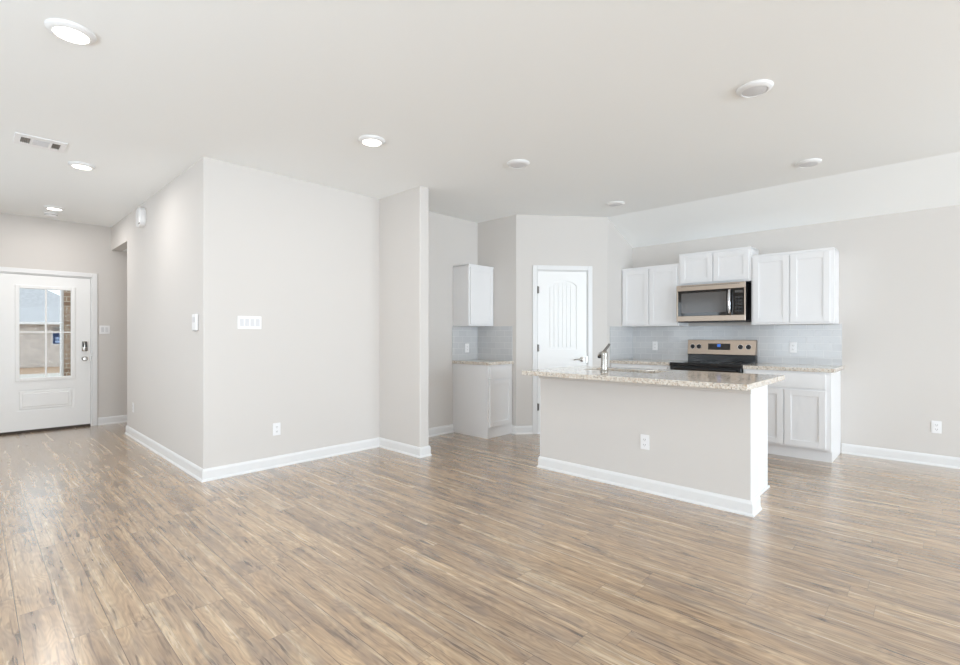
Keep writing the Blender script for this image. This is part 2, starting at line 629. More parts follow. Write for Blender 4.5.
def window(name, w, z0, z1, n, loc, rz):
    r = bpy.data.objects.new(name, None)
    COL.objects.link(r)
    r['kind'] = 'structure'
    r.location = loc
    r.rotation_euler = (0, 0, rz)
    bm = BM()
    box(bm, 0, 0, z0, 0.05, 0.08, z1)
    box(bm, w - 0.05, 0, z0, w, 0.08, z1)
    box(bm, 0.05, 0, z0, w - 0.05, 0.08, z0 + 0.05)
    box(bm, 0.05, 0, z1 - 0.05, w - 0.05, 0.08, z1)
    for k in range(1, n):
        x = w * k / n
        box(bm, x - 0.025, 0, z0 + 0.05, x + 0.025, 0.08, z1 - 0.05)
    obj('frame', bm, M_trim, r)
    bm = BM()
    box(bm, 0.05, 0.036, z0 + 0.05, w - 0.05, 0.042, z1 - 0.05)
    obj('glass_pane', bm, M_glass, r)
    return r


window('added_door_3', 6.0, 0.0, 2.3, 4, (5.4, -6.62, 0), PI)  # unseen glass doors, sized to spread the main light through the room
window('added_window_2', 3.0, 0.65, 2.2, 3, (-1.8, 4.2, 0), PI / 2)  # invented out of view so fill light reaches the front door
window('added_window_1', 4.0, 0.65, 2.2, 3, (-1.8, -0.8, 0), PI / 2)  # invented out of view so fill light reaches the kitchen wall
window('added_door_4', 1.85, 0.0, 2.1, 2, (XW + 0.02, -0.475, 0), R90)  # glass door added out of view to light the floor beyond the island

# baseboards: a profile swept along the foot of the walls, one object per wall
PROF = [(0, 0), (0.022, 0), (0.021, 0.009), (0.014, 0.019), (0.0125, 0.02), (0.0125, 0.082), (0.009, 0.094), (0.004, 0.102), (0, 0.104)]


def baseboards(path, names, closed_ends=True, parent=None, material=None):
    P = [Vector(p) for p in path]
    n = len(P)
    nrm = []
    for i in range(n - 1):
        d = (P[i + 1] - P[i]).normalized()
        nrm.append(Vector((d.y, -d.x)))
    mit = []
    for i in range(n):
        if i == 0:
            mit.append(nrm[0])
        elif i == n - 1:
            mit.append(nrm[-1])
        else:
            a = (nrm[i - 1] + nrm[i])
            mit.append(a / (1 + nrm[i - 1].dot(nrm[i])))
    bm = None
    for i in range(n - 1):
        nm = names[i] if isinstance(names, (list, tuple)) else names
        if bm is None:
            bm = BM()
        A = [bm.verts.new((P[i].x + mit[i].x * d, P[i].y + mit[i].y * d, z)) for d, z in PROF]
        B = [bm.verts.new((P[i + 1].x + mit[i + 1].x * d, P[i + 1].y + mit[i + 1].y * d, z)) for d, z in PROF]
        fs = [bm.faces.new(A), bm.faces.new(B)]
        for k in range(len(PROF)):
            k2 = (k + 1) % len(PROF)
            fs.append(bm.faces.new((A[k], B[k], B[k2], A[k2])))
        bmesh.ops.recalc_face_normals(bm, faces=fs)
        last = i == n - 2
        if not isinstance(names, (list, tuple)):
            if last:
                return obj(nm, bm, M_trim, parent)
            continue
        if last or names[i + 1] != nm:
            o = obj(nm, bm, M_trim, parent)
            if parent is None:
                o['kind'] = 'structure'
            bm = None


CAS0, CAS1 = 0.205, 0.968
baseboards([(XH + T, YOP), (XH, YOP), (XH, YB), (XF, YB), (XF, YFIN), (XF + T, YFIN), (XF + T, YB), (4.238, YB)],
           ['baseboard_hall', 'baseboard_hall', 'baseboard_living', 'baseboard_partition', 'baseboard_partition', 'baseboard_partition', 'baseboard_recess'])
baseboards([(XK, 3.909), (XK, Y1), diag(CAS0, 0)], ['baseboard_nook', 'baseboard_pantry'])
baseboards([(XW, 0.755), (XW, -0.475)], ['baseboard_kitchen'])
baseboards([(1.205, YFR), (2.48, YFR)], ['baseboard_front'])

# ------------------------------------------------------------------ front door
fd = bpy.data.objects.new('door_1', None)
COL.objects.link(fd)
fd['kind'] = 'structure'
fd['label'] = 'white front door with a four pane window over one panel'
fd.location = (FD0, YFR, 0)
WD = FD1 - FD0
bm = BM()
for (x0, z0, x1, z1) in ((-0.058, 0, 0.0, FDH + 0.058), (WD, 0, WD + 0.058, FDH + 0.058), (0.0, FDH, WD, FDH + 0.058)):
    box(bm, x0, -0.018, z0, x1, -0.001, z1, 0.004)
obj('casing', bm, M_trim, fd)
bm = BM()
box(bm, 0.001, 0.0, 0, 0.014, 0.155, FDH - 0.001)
box(bm, WD - 0.014, 0.0, 0, WD - 0.001, 0.155, FDH - 0.001)
box(bm, 0.014, 0.0, FDH - 0.014, WD - 0.014, 0.155, FDH - 0.001)
obj('jamb', bm, M_trim, fd)
bm = BM()
box(bm, 0.014, 0.0, 0.0, WD - 0.014, 0.15, 0.014)
obj('threshold', bm, M_seal, fd)
# slab: rails and stiles around the window and the raised panel
gx0, gx1, gz0, gz1 = 0.2, 0.76, 0.665, 1.86
sx0, sx1, sz0, sz1 = 0.017, WD - 0.017, 0.032, FDH - 0.018
px0, px1, pz0, pz1 = 0.205, 0.755, 0.275, 0.545
ya, yb = 0.006, 0.05
bm = BM()
box(bm, sx0, ya, sz0, gx0, yb, sz1)
box(bm, gx1, ya, sz0, sx1, yb, sz1)
box(bm, gx0, ya, gz1, gx1, yb, sz1)
box(bm, gx0, ya, pz1, gx1, yb, gz0)
box(bm, gx0, ya, sz0, gx1, yb, pz0)
obj('door_slab', bm, M_door, fd)
bm = BM()
box(bm, gx0, ya + 0.012, pz0, gx1, yb, pz1)
box(bm, px0 + 0.02, ya - 0.002, pz0 + 0.02, px1 - 0.02, ya + 0.014, pz1 - 0.02, 0.006)
box(bm, px0 + 0.05, ya - 0.008, pz0 + 0.05, px1 - 0.05, ya + 0.01, pz1 - 0.05, 0.006)
obj('raised_panel', bm, M_door, fd)
bm = BM()
fw = 0.03
for (x0, z0, x1, z1) in ((gx0 - 0.012, gz0 - 0.012, gx0 + fw, gz1 + 0.012), (gx1 - fw, gz0 - 0.012, gx1 + 0.012, gz1 + 0.012),
                         (gx0 + fw, gz0 - 0.012, gx1 - fw, gz0 + fw), (gx0 + fw, gz1 - fw, gx1 - fw, gz1 + 0.012)):
    box(bm, x0, ya - 0.012, z0, x1, yb + 0.01, z1, 0.005)
obj('window_frame', bm, M_door, fd)
bm = BM()
xm, zm = (gx0 + gx1) / 2, 1.275
box(bm, xm - 0.009, 0.014, gz0 + fw, xm + 0.009, 0.044, gz1 - fw, 0.003)
box(bm, gx0 + fw, 0.014, zm - 0.009, xm - 0.009, 0.044, zm + 0.009, 0.003)
box(bm, xm + 0.009, 0.014, zm - 0.009, gx1 - fw, 0.044, zm + 0.009, 0.003)
obj('muntin', bm, M_door, fd)
bm = BM()
box(bm, gx0 + fw, 0.026, gz0 + fw, gx1 - fw, 0.031, gz1 - fw)
obj('glass_pane', bm, M_glass, fd)
bm = BM()
box(bm, sx0, 0.004, 0.0145, sx1, 0.046, 0.032)
obj('door_sweep', bm, M_seal, fd)
kx = 0.868
bm = BM()
box(bm, kx - 0.03, ya - 0.026, 1.02, kx + 0.03, ya, 1.155, 0.008)
lock = obj('deadbolt_keypad', bm, M_nickel, fd, True)
lock['label'] = 'smart lock housing with dark keypad'
for dx in (-0.015, 0.013):
    bm = BM()
    box(bm, kx + dx - 0.009, ya - 0.029, 1.075, kx + dx + 0.009, ya - 0.026, 1.145, 0.001)
    obj('keypad_face', bm, M_knob, lock)
bm = BM()
lathe(bm, [(0.032, 0), (0.032, 0.006), (0.012, 0.01), (0.012, 0.035), (0.026, 0.04), (0.03, 0.055), (0.022, 0.066), (0, 0.068)], (kx, ya, 0.92), (0, -1, 0), 28)
obj('door_knob', bm, M_nickel, fd, True)
bm = BM()
box(bm, WD - 0.02, -0.002, 0.88, WD - 0.004, 0.005, 0.96, 0.001)
obj('strike_plate', bm, M_nickel, fd)

# ------------------------------------------------------------------ pantry door
pd = bpy.data.objects.new('door_2', None)
COL.objects.link(pd)
pd['kind'] = 'structure'
pd['label'] = 'white two panel arched pantry door'
pd.location = (*diag(D0, 0), 0)
pd.rotation_euler = (0, 0, DROT)
WP = D1 - D0
bm = BM()
for (x0, z0, x1, z1) in ((-0.057, 0, 0.0, DH + 0.057), (WP, 0, WP + 0.057, DH + 0.057), (0.0, DH, WP, DH + 0.057)):
    box(bm, x0, -0.018, z0, x1, -0.001, z1, 0.004)
obj('casing', bm, M_trim, pd)
bm = BM()
box(bm, 0.001, 0.0, 0, 0.011, T, DH - 0.001)
box(bm, WP - 0.011, 0.0, 0, WP - 0.001, T, DH - 0.001)
box(bm, 0.011, 0.0, DH - 0.011, WP - 0.011, T, DH - 0.001)
obj('jamb', bm, M_trim, pd)
s0, s1 = 0.014, WP - 0.014
ax0, ax1 = 0.155, WP - 0.105 - 0.05 + 0.05
ax0, ax1 = 0.145, WP - 0.145
zt, zs, zb = 1.925, 1.86, 1.06           # arch crown, spring line, sill of the upper panel
lz0, lz1 = 0.22, 0.86


def arch(z):                             # outline points of the arch, left to right
    out = []
    w = (ax1 - ax0)
    for k in range(13):
        u = k / 12
        out.append((ax0 + w * u, zs + (zt - zs) * math.sin(PI * u) ** 0.6))
    return out


ya, yb = 0.004, 0.039
bm = BM()
box(bm, s0, ya, 0.012, ax0, yb, DH - 0.014)
box(bm, ax1, ya, 0.012, s1, yb, DH - 0.014)
box(bm, ax0, ya, 0.012, ax1, yb, lz0)
box(bm, ax0, ya, lz1, ax1, yb, zb)
prism(bm, arch(0) + [(ax1, DH - 0.014), (ax0, DH - 0.014)], ya, yb, 'y')
obj('door_slab', bm, M_door, pd)
# recessed panels with moulded edge and bead grooves


def bead_panel(name, z0, z1, arched):
    bm = BM()
    box(bm, ax0, ya + 0.016, z0, ax1, yb - 0.002, z1 if not arched else zt + 0.002)
    m = 0.024                            # field raised back up inside the moulding
    x, nb = ax0 + m, 6
    bw = (ax1 - ax0 - 2 * m) / nb
    for k in range(nb):
        xc0, xc1 = x + k * bw + 0.003, x + (k + 1) * bw - 0.003
        if arched:
            def top(xx):
                u = (xx - ax0 - m) / (ax1 - ax0 - 2 * m)
                return zs - m + (zt - zs) * max(0.0, math.sin(PI * min(1, max(0, u)))) ** 0.6
            prism(bm, [(xc0, z0 + m), (xc1, z0 + m), (xc1, top(xc1)), ((xc0 + xc1) / 2, top((xc0 + xc1) / 2)), (xc0, top(xc0))], ya + 0.006, ya + 0.017, 'y')
        else:
            box(bm, xc0, ya + 0.006, z0 + m, xc1, ya + 0.017, z1 - m)
    obj(name, bm, M_door, pd)


bead_panel('upper_panel', zb, zt, True)
bead_panel('lower_panel', lz0, lz1, False)
for z in (0.29, 1.03, 1.76):
    bm = BM()
    tube(bm, [(0.012, -0.006, z), (0.012, -0.006, z + 0.09)], 0.007, 12)
    box(bm, 0.006, -0.003, z + 0.004, 0.03, 0.0035, z + 0.086)
    obj('hinge', bm, M_hinge, pd, True)
bm = BM()
lx = WP - 0.075
lathe(bm, [(0.031, 0), (0.031, 0.006), (0.012, 0.01), (0.011, 0.045), (0.013, 0.058), (0, 0.06)], (lx, ya, 0.93), (0, -1, 0), 24)
tube(bm, [(lx, ya - 0.048, 0.93), (lx - 0.04, ya - 0.05, 0.931), (lx - 0.085, ya - 0.05, 0.929), (lx - 0.12, ya - 0.046, 0.926)], [0.011, 0.009, 0.008, 0.007], 12)
obj('lever_handle', bm, M_nickel, pd, True)
bm = BM()
box(bm, WP - 0.02, -0.003, 0.89, WP - 0.004, 0.0035, 0.97, 0.001)
obj('strike_plate', bm, M_nickel, pd)

# ------------------------------------------------------------------ cabinets (local: x along the front, y into the wall, front at y = 0)


def shaker(bm, x0, z0, x1, z1, y0=-0.019, fr=0.057, rec=0.009):
    box(bm, x0, y0, z0, x0 + fr, -0.0005, z1, 0.0015, 1)
    box(bm, x1 - fr, y0, z0, x1, -0.0005, z1, 0.0015, 1)
    box(bm, x0 + fr, y0, z0, x1 - fr, -0.0005, z0 + fr, 0.0015, 1)
    box(bm, x0 + fr, y0, z1 - fr, x1 - fr, -0.0005, z1, 0.0015, 1)
    box(bm, x0 + fr, y0 + rec, z0 + fr, x1 - fr, -0.0005, z1 - fr)


def door_part(parent, x0, z0, x1, z1):
    bm = BM()
    shaker(bm, x0, z0, x1, z1)
    return obj('door', bm, M_cab, parent)


def drawer_part(parent, x0, z0, x1, z1):
    bm = BM()
    box(bm, x0, -0.019, z0, x1, -0.0005, z1, 0.003)
    return obj('drawer', bm, M_cab, parent)


def upper_cabinet(label, loc, rz, w, d, h, ndoors, rail=0.02, left=0.02, right=0.02):
    t = thing('wall_cabinet', label, 'cabinet', loc, rz, 'white kitchen wall cabinets')
    bm = BM()
    box(bm, 0, 0, 0.012, w, d, h - 0.012, 0.0015, 1)          # body
    obj('body', bm, M_cab, t)
    bm = BM()
    box(bm, 0.0, -0.006, h - 0.022, w, d, h, 0.003)
    obj('top_rail', bm, M_cab, t)
    bm = BM()
    box(bm, 0.0, -0.004, 0.0, w, d, 0.012, 0.002)
    obj('bottom_panel', bm, M_cab, t)
    gap = 0.012
    dw = (w - left - right - gap * (ndoors - 1)) / ndoors
    for k in range(ndoors):
        x0 = left + k * (dw + gap)
        door_part(t, x0, 0.02, x0 + dw, h - 0.035)
    return t


def base_cabinet(label, loc, rz, w, d, h, ndoors, left=0.025, right=0.03, toe=True):
    t = thing('base_cabinet', label, 'cabinet', loc, rz, 'white kitchen base cabinets')
    bm = BM()
    box(bm, 0.018, 0, 0.115, w - 0.018, d, h, 0.001, 1)
    obj('body', bm, M_cab, t)
    for x in (0.0, w - 0.018):
        bm = BM()
        prism(bm, [(0.0, 0.105), (0.0, h), (d, h), (d, 0.0), (0.052, 0.0), (0.052, 0.105)] if toe else
              [(0.0, 0.0), (0.0, h), (d, h), (d, 0.0)], x, x + 0.018, 'x')
        obj('side_panel', bm, M_cab, t)
    bm = BM()
    box(bm, 0.018, 0.052 if toe else 0.01, 0, w - 0.018, 0.07, 0.114)
    obj('toe_kick', bm, M_cab, t)
    drawer_part(t, left, h - 0.165, w - right, h - 0.02)
    gap = 0.012
    dw = (w - left - right - gap * (ndoors - 1)) / ndoors
    for k in range(ndoors):
        x0 = left + k * (dw + gap)
        door_part(t, x0, 0.135, x0 + dw, h - 0.185)
    return t


XB = XW - 0.61           # base fronts
XU = XW - 0.305          # upper fronts
CH = 0.876               # cabinet height under the stone

upper_cabinet('white two door wall cabinet left of the microwave', (XU, 3.084, 1.352), R90, 0.757, 0.303, 0.765, 2)
upper_cabinet('short white two door wall cabinet directly above the microwave', (XU - 0.005, 2.326, 1.84), R90, 0.795, 0.308, 0.385, 2)
upper_cabinet('white two door wall cabinet right of the microwave', (XU, 1.53, 1.352), R90, 0.752, 0.303, 0.77, 2, right=0.035)
base_cabinet('white base cabinet right of the range with one drawer over two doors', (XB, 1.528, 0), R90, 0.764, 0.608, CH, 2, right=0.04)
base_cabinet('white base cabinet in the corner left of the range behind the island', (XB, 3.08, 0), R90, 0.768, 0.608, CH, 2)
upper_cabinet('narrow single door wall cabinet alone in the refrigerator recess', (4.24, YB - 0.285, 1.352), 0, 0.455, 0.283, 0.768, 1)
base_cabinet('narrow white base cabinet with drawer and door in the refrigerator recess', (4.24, 3.908, 0), 0, 0.455, 0.603, CH, 1, toe=False)

# counters
bm = BM()
box(bm, XB - 0.03, 0.733, CH + 0.001, XW - 0.001, 1.529, 0.914, 0.004)
tag(obj('countertop', bm, M_granite), 'short speckled granite countertop right of the range', 'countertop')
bm = BM()
box(bm, XB - 0.03, 2.312, CH + 0.001, XW - 0.001, YD - 0.001, 0.914, 0.004)
tag(obj('countertop', bm, M_granite), 'speckled granite countertop left of the range by the pantry', 'countertop')
bm = BM()
box(bm, 4.225, 3.878, CH + 0.001, XK - 0.001, YB - 0.001, 0.914, 0.004)
tag(obj('countertop', bm, M_granite), 'small granite countertop on the narrow recess cabinet', 'countertop')

# backsplash tile fields
bm = BM()
box(bm, XW - 0.009, 0.753, 0.9145, XW - 0.0005, YD - 0.0005, 1.3515)
tag(obj('backsplash', bm, M_tile_y), 'long grey subway tile backsplash behind the range', 'backsplash')
bm = BM()
box(bm, 5.662, YD - 0.009, 0.9145, XW - 0.0095, YD - 0.0005, 1.35)
tag(obj('backsplash', bm, M_tile_x), 'pale tile backsplash return on the pantry side wall', 'backsplash')
bm = BM()
box(bm, 4.225, YB - 0.009, 0.9145, XK - 0.0095, YB - 0.0005, 1.35)
tag(obj('backsplash', bm, M_tile_x), 'pale tile backsplash with the outlet in the refrigerator recess', 'backsplash')
bm = BM()
box(bm, XK - 0.009, 3.905, 0.9145, XK - 0.0005, YB - 0.0005, 1.35)
tag(obj('backsplash', bm, M_tile_y), 'dark grey tile backsplash beside the narrow recess cabinet', 'backsplash')

# ------------------------------------------------------------------ microwave
mw = thing('microwave', 'stainless over the range microwave with black glass door', 'microwave', (XW - 0.405, 2.322, 1.388), R90)
w, h, d = 0.758, 0.442, 0.395
bm = BM()
box(bm, 0.003, 0.022, 0.012, w - 0.003, d, h, 0.002, 1)
obj('body', bm, M_black, mw)
bm = BM()
box(bm, 0.01, 0.03, 0.0, w - 0.01, d - 0.02, 0.0115)
obj('bottom_plate', bm, M_knob, mw)
bm = BM()
box(bm, 0, 0, 0.375, w, 0.022, h, 0.002, 1)
box(bm, 0, 0, 0.012, w, 0.022, 0.075, 0.002, 1)
box(bm, 0, 0, 0.075, 0.018, 0.022, 0.375, 0.001, 1)
box(bm, w - 0.012, 0, 0.075, w, 0.022, 0.375, 0.001, 1)
obj('front_frame', bm, M_steel, mw)
bm = BM()
box(bm, 0.018, 0.004, 0.075, 0.625, 0.0215, 0.375, 0.001, 1)
mdoor = obj('door', bm, M_bglass, mw)
bm = BM()
box(bm, 0.06, 0.0025, 0.11, 0.56, 0.0039, 0.345)
obj('window', bm, M_mesh, mdoor)
bm = BM()
tube(bm, [(0.603, 0.004, 0.36), (0.603, -0.03, 0.35), (0.603, -0.042, 0.3), (0.603, -0.046, 0.225), (0.603, -0.042, 0.15), (0.603, -0.03, 0.1), (0.603, 0.004, 0.09)],
     [0.012, 0.014, 0.015, 0.0155, 0.015, 0.014, 0.012], 16)
obj('handle', bm, M_chrome, mw, True)['label'] = 'curved chrome handle'
bm = BM()
box(bm, 0.627, 0.004, 0.075, w - 0.0125, 0.0215, 0.375, 0.001, 1)
cp = obj('control_panel', bm, M_bglass, mw)
bm = BM()
box(bm, 0.65, 0.0028, 0.325, 0.73, 0.0039, 0.35)
obj('display', bm, M_slot, cp)
for r_ in range(5):
    for c_ in range(3):
        bm = BM()
        box(bm, 0.655 + c_ * 0.026, 0.003, 0.11 + r_ * 0.038, 0.673 + c_ * 0.026, 0.0039, 0.132 + r_ * 0.038)
        obj('button', bm, M_knob, cp)
bm = BM()
for k in range(28):
    box(bm, 0.06 + k * 0.023, -0.0012, h - 0.02, 0.076 + k * 0.023, -0.0001, h - 0.011)
obj('vent_grille', bm, M_slot, mw)

# ------------------------------------------------------------------ range
rg = thing('range', 'freestanding stainless electric range with black glass cooktop', 'stove', (XB - 0.04, 2.304, 0), R90)
w, d = 0.764, 0.635
bm = BM()
box(bm, 0.002, 0.03, 0.06, w - 0.002, d, 0.885, 0.002, 1)
obj('body', bm, M_black, rg)
for x in (0.05, w - 0.05):
    for y in (0.08, d - 0.06):
        bm = BM()
        lathe(bm, [(0.018, 0), (0.018, 0.012), (0.01, 0.02), (0.01, 0.06)], (x, y, 0), (0, 0, 1), 14)
        obj('foot', bm, M_knob, rg)
bm = BM()
box(bm, 0.0, 0.0, 0.885, w, d - 0.075, 0.92, 0.006)
ct = obj('cooktop', bm, M_bglass, rg)
for x, y, r_ in ((0.2, 0.16, 0.1), (0.56, 0.16, 0.075), (0.2, 0.41, 0.075), (0.56, 0.41, 0.1)):
    bm = BM()
    for rr in (r_, r_ * 0.6):
        lathe(bm, [(rr, 0), (rr, 0.0006), (rr - 0.004, 0.0006), (rr - 0.004, 0)], (x, y, 0.9201), (0, 0, 1), 40)
    obj('burner_ring', bm, M_slot, ct)
bm = BM()
box(bm, 0.004, 0.0, 0.255, w - 0.004, 0.029, 0.83, 0.006)
od = obj('oven_door', bm, M_steel, rg)
bm = BM()
box(bm, 0.12, -0.003, 0.36, w - 0.12, -0.0002, 0.68, 0.001, 1)
obj('window', bm, M_bglass, od)
bm = BM()
tube(bm, [(0.05, 0.001, 0.845), (0.05, -0.04, 0.852), (0.075, -0.05, 0.855), (w - 0.075, -0.05, 0.855), (w - 0.05, -0.04, 0.852), (w - 0.05, 0.001, 0.845)], 0.012, 14)
obj('door_handle', bm, M_black, rg, True)
bm = BM()
box(bm, 0.004, 0.002, 0.835, w - 0.004, 0.029, 0.8845, 0.002, 1)
obj('front_trim', bm, M_black, rg)
bm = BM()
box(bm, 0.004, 0.0, 0.065, w - 0.004, 0.029, 0.25, 0.005)
obj('drawer', bm, M_steel, rg)
bm = BM()
box(bm, 0.0, d - 0.074, 0.886, w, d, 1.002, 0.003)
obj('backguard_base', bm, M_black, rg)
bm = BM()
prism(bm, [(d - 0.09, 1.0025), (d - 0.068, 1.178), (d - 0.004, 1.178), (d - 0.004, 1.0025)], 0.0, w, 'x', 0.004)
bg = obj('backguard', bm, M_steel, rg)
sl = 0.022 / 0.1755


def on_guard(z, out):
    return d - 0.09 + (z - 1.0025) * sl - out


bm = BM()
prism(bm, [(on_guard(1.06, 0.004), 1.06), (on_guard(1.135, 0.004), 1.135), (on_guard(1.135, -0.002), 1.135), (on_guard(1.06, -0.002), 1.06)], 0.245, 0.495, 'x')
dp = obj('control_panel', bm, M_bglass, bg)
bm = BM()
prism(bm, [(on_guard(1.095, 0.0055), 1.095), (on_guard(1.128, 0.0055), 1.128), (on_guard(1.128, 0.0042), 1.128), (on_guard(1.095, 0.0042), 1.095)], 0.35, 0.388, 'x')
obj('clock_display', bm, M_blue, dp)
for x in (0.062, 0.137, 0.605, 0.69):
    bm = BM()
    z = 1.097
    lathe(bm, [(0.026, 0), (0.026, 0.006), (0.02, 0.008), (0.018, 0.026), (0, 0.027)], (x, on_guard(z, 0.0), z), (0, -1, 0.12), 24)
    box(bm, x - 0.004, on_guard(z, 0.034), z - 0.018, x + 0.004, on_guard(z, 0.02), z + 0.018, 0.001, 1)
    kb = obj('knob', bm, M_knob, bg, True)
    bm = BM()
    lathe(bm, [(0.031, 0), (0.031, 0.004), (0.0275, 0.004), (0.0275, 0)], (x, on_guard(z, 0.0005), z), (0, -1, 0.12), 28)
    obj('ring', bm, M_chrome, kb, True)

# ------------------------------------------------------------------ island
IX, IY0, IY1 = 3.672, 0.94, 2.719
isl = thing('kitchen_island', 'kitchen island with beige half wall front and white end panel', 'kitchen island', (0, 0, 0))
KX = 3.862
bm = BM()
box(bm, IX, IY0 + 0.006, 0, KX, IY1 - 0.006, 0.872)
obj('half_wall', bm, M_wall, isl)
for y0, y1 in ((IY0, IY0 + 0.006), (IY1 - 0.006, IY1)):
    bm = BM()
    box(bm, IX, y0, 0, KX, y1, 0.872, 0.001, 1)
    obj('end_panel', bm, M_trim, isl)['label'] = 'white end panel of the half wall'
bm = BM()
box(bm, IX - 0.014, IY0 - 0.004, 0.832, IX - 0.0005, IY1 + 0.004, 0.872, 0.003)
obj('top_trim', bm, M_wall, isl)
baseboards([(KX, IY1), (IX, IY1), (IX, IY0), (KX, IY0)], 'baseboard', parent=isl)
CX1 = 4.452
CY0, CY1 = 1.018, 2.70
bm = BM()
box(bm, KX + 0.001, CY0, 0.0, CX1, CY0 + 0.018, CH - 0.004)
box(bm, KX + 0.024, CY0 - 0.014, 0.0, CX1 + 0.012, CY0, 0.018, 0.004)
box(bm, KX + 0.001, CY1 - 0.018, 0.0, CX1, CY1, CH - 0.004)
box(bm, KX + 0.001, CY0 + 0.018, 0.1, CX1, CY1 - 0.018, 0.118)
box(bm, KX + 0.001, CY0 + 0.018, 0.118, KX + 0.012, CY1 - 0.018, CH - 0.004)
obj('cabinet_body', bm, M_cab, isl)
bm = BM()
box(bm, CX1 - 0.075, CY0 + 0.018, 0, CX1 - 0.06, CY1 - 0.018, 0.1)
obj('toe_kick', bm, M_cab, isl)
nd = 4
dw = (CY1 - CY0 - 0.04) / nd
for k in range(nd):
    y0 = CY0 + 0.02 + k * dw
    bm = BM()
    shaker(bm, 0, 0.125, dw - 0.006, CH - 0.02)
    bmesh.ops.transform(bm, matrix=Matrix.Translation((CX1, y0, 0)) @ Matrix.Rotation(PI / 2, 4, 'Z'), verts=bm.verts)
    obj('door', bm, M_cab, isl)

TX0, TX1, TY0, TY1 = 3.445, 4.492, 0.906, 2.757
SX0, SX1, SY0, SY1 = 3.95, 4.285, 1.745, 2.44
bm = BM()
xs, ys = [TX0, SX0, SX1, TX1], [TY0, SY0, SY1, TY1]
zt0, zt1 = 0.8745, 0.914
G = {}
for k, z in enumerate((zt0, zt1)):
    for i in range(4):
        for j in range(4):
            G[i, j, k] = bm.verts.new((xs[i], ys[j], z))
for i in range(3):
    for j in range(3):
        if (i, j) == (1, 1):
            continue
        bm.faces.new((G[i, j, 1], G[i + 1, j, 1], G[i + 1, j + 1, 1], G[i, j + 1, 1]))
        bm.faces.new((G[i, j, 0], G[i, j + 1, 0], G[i + 1, j + 1, 0], G[i + 1, j, 0]))
for i in range(3):
    bm.faces.new((G[i, 0, 0], G[i + 1, 0, 0], G[i + 1, 0, 1], G[i, 0, 1]))
    bm.faces.new((G[i, 3, 1], G[i + 1, 3, 1], G[i + 1, 3, 0], G[i, 3, 0]))
    bm.faces.new((G[0, i, 1], G[0, i + 1, 1], G[0, i + 1, 0], G[0, i, 0]))
    bm.faces.new((G[3, i, 0], G[3, i + 1, 0], G[3, i + 1, 1], G[3, i, 1]))
for (a, b) in (((1, 1), (2, 1)), ((2, 1), (2, 2)), ((2, 2), (1, 2)), ((1, 2), (1, 1))):
    bm.faces.new((G[a + (1,)], G[b + (1,)], G[b + (0,)], G[a + (0,)]))
bmesh.ops.recalc_face_normals(bm, faces=bm.faces)
be = [ed for ed in bm.edges if len(ed.link_faces) == 2 and ed.calc_face_angle(0) > 0.5]
bmesh.ops.bevel(bm, geom=be, offset=0.004, segments=2, profile=0.5, affect='EDGES')
tag(obj('countertop', bm, M_granite), 'large speckled granite countertop on the island around the sink', 'countertop')

# sink
bm = BM()
a0, a1, b0, b1, zz = SX0 - 0.006, SX1 + 0.006, SY0 - 0.006, SY1 + 0.006, 0.8735
for o_, z0, z1 in ((0.0, 0.69, zz),):
    box(bm, a0 - 0.003, b0, 0.68, a0, b1, zz)
    box(bm, a1, b0, 0.68, a1 + 0.003, b1, zz)
    box(bm, a0 - 0.003, b0 - 0.003, 0.68, a1 + 0.003, b0, zz)
    box(bm, a0 - 0.003, b1, 0.68, a1 + 0.003, b1 + 0.003, zz)
    box(bm, a0, b0, 0.68, a1, b1, 0.684)
sk = obj('kitchen_sink', bm, M_steel)
tag(sk, 'stainless undermount sink set into the island countertop', 'sink')
bm = BM()
lathe(bm, [(0.045, 0), (0.045, 0.003), (0.03, 0.004), (0.0, 0.002)], ((a0 + a1) / 2, (b0 + b1) / 2, 0.6842), (0, 0, 1), 24)
obj('drain', bm, M_chrome, sk, True)

# faucet
fx, fy = 3.79, 2.118
fc = thing('faucet', 'single handle nickel faucet standing on the island countertop', 'faucet', (fx, fy, 0.914))
bm = BM()
lathe(bm, [(0.034, 0), (0.034, 0.006), (0.029, 0.012), (0.027, 0.03), (0.027, 0.12), (0.029, 0.15), (0.029, 0.17), (0.022, 0.182), (0, 0.185)], (0, 0, 0), (0, 0, 1), 28)
obj('body', bm, M_nickel, fc, True)
bm = BM()
tube(bm, [(0.0, 0.0, 0.14), (0.035, 0.033, 0.155), (0.065, 0.062, 0.161), (0.095, 0.09, 0.156), (0.115, 0.108, 0.145), (0.122, 0.115, 0.134)], [0.017, 0.017, 0.017, 0.016, 0.015, 0.015], 18)
sp_ = obj('spout', bm, M_nickel, fc, True)
bm = BM()
lathe(bm, [(0.0165, 0), (0.0165, 0.02), (0.012, 0.022), (0, 0.022)], (0.122, 0.115, 0.136), (0.12, 0.11, -1), 18)
obj('aerator', bm, M_knob, sp_, True)
bm = BM()
tube(bm, [(0.0, 0.0, 0.178), (0.008, -0.012, 0.2), (0.018, -0.028, 0.225), (0.026, -0.038, 0.245)], [0.014, 0.012, 0.011, 0.01], 14)
obj('lever_handle', bm, M_hinge, fc, True)

# ------------------------------------------------------------------ wall plates


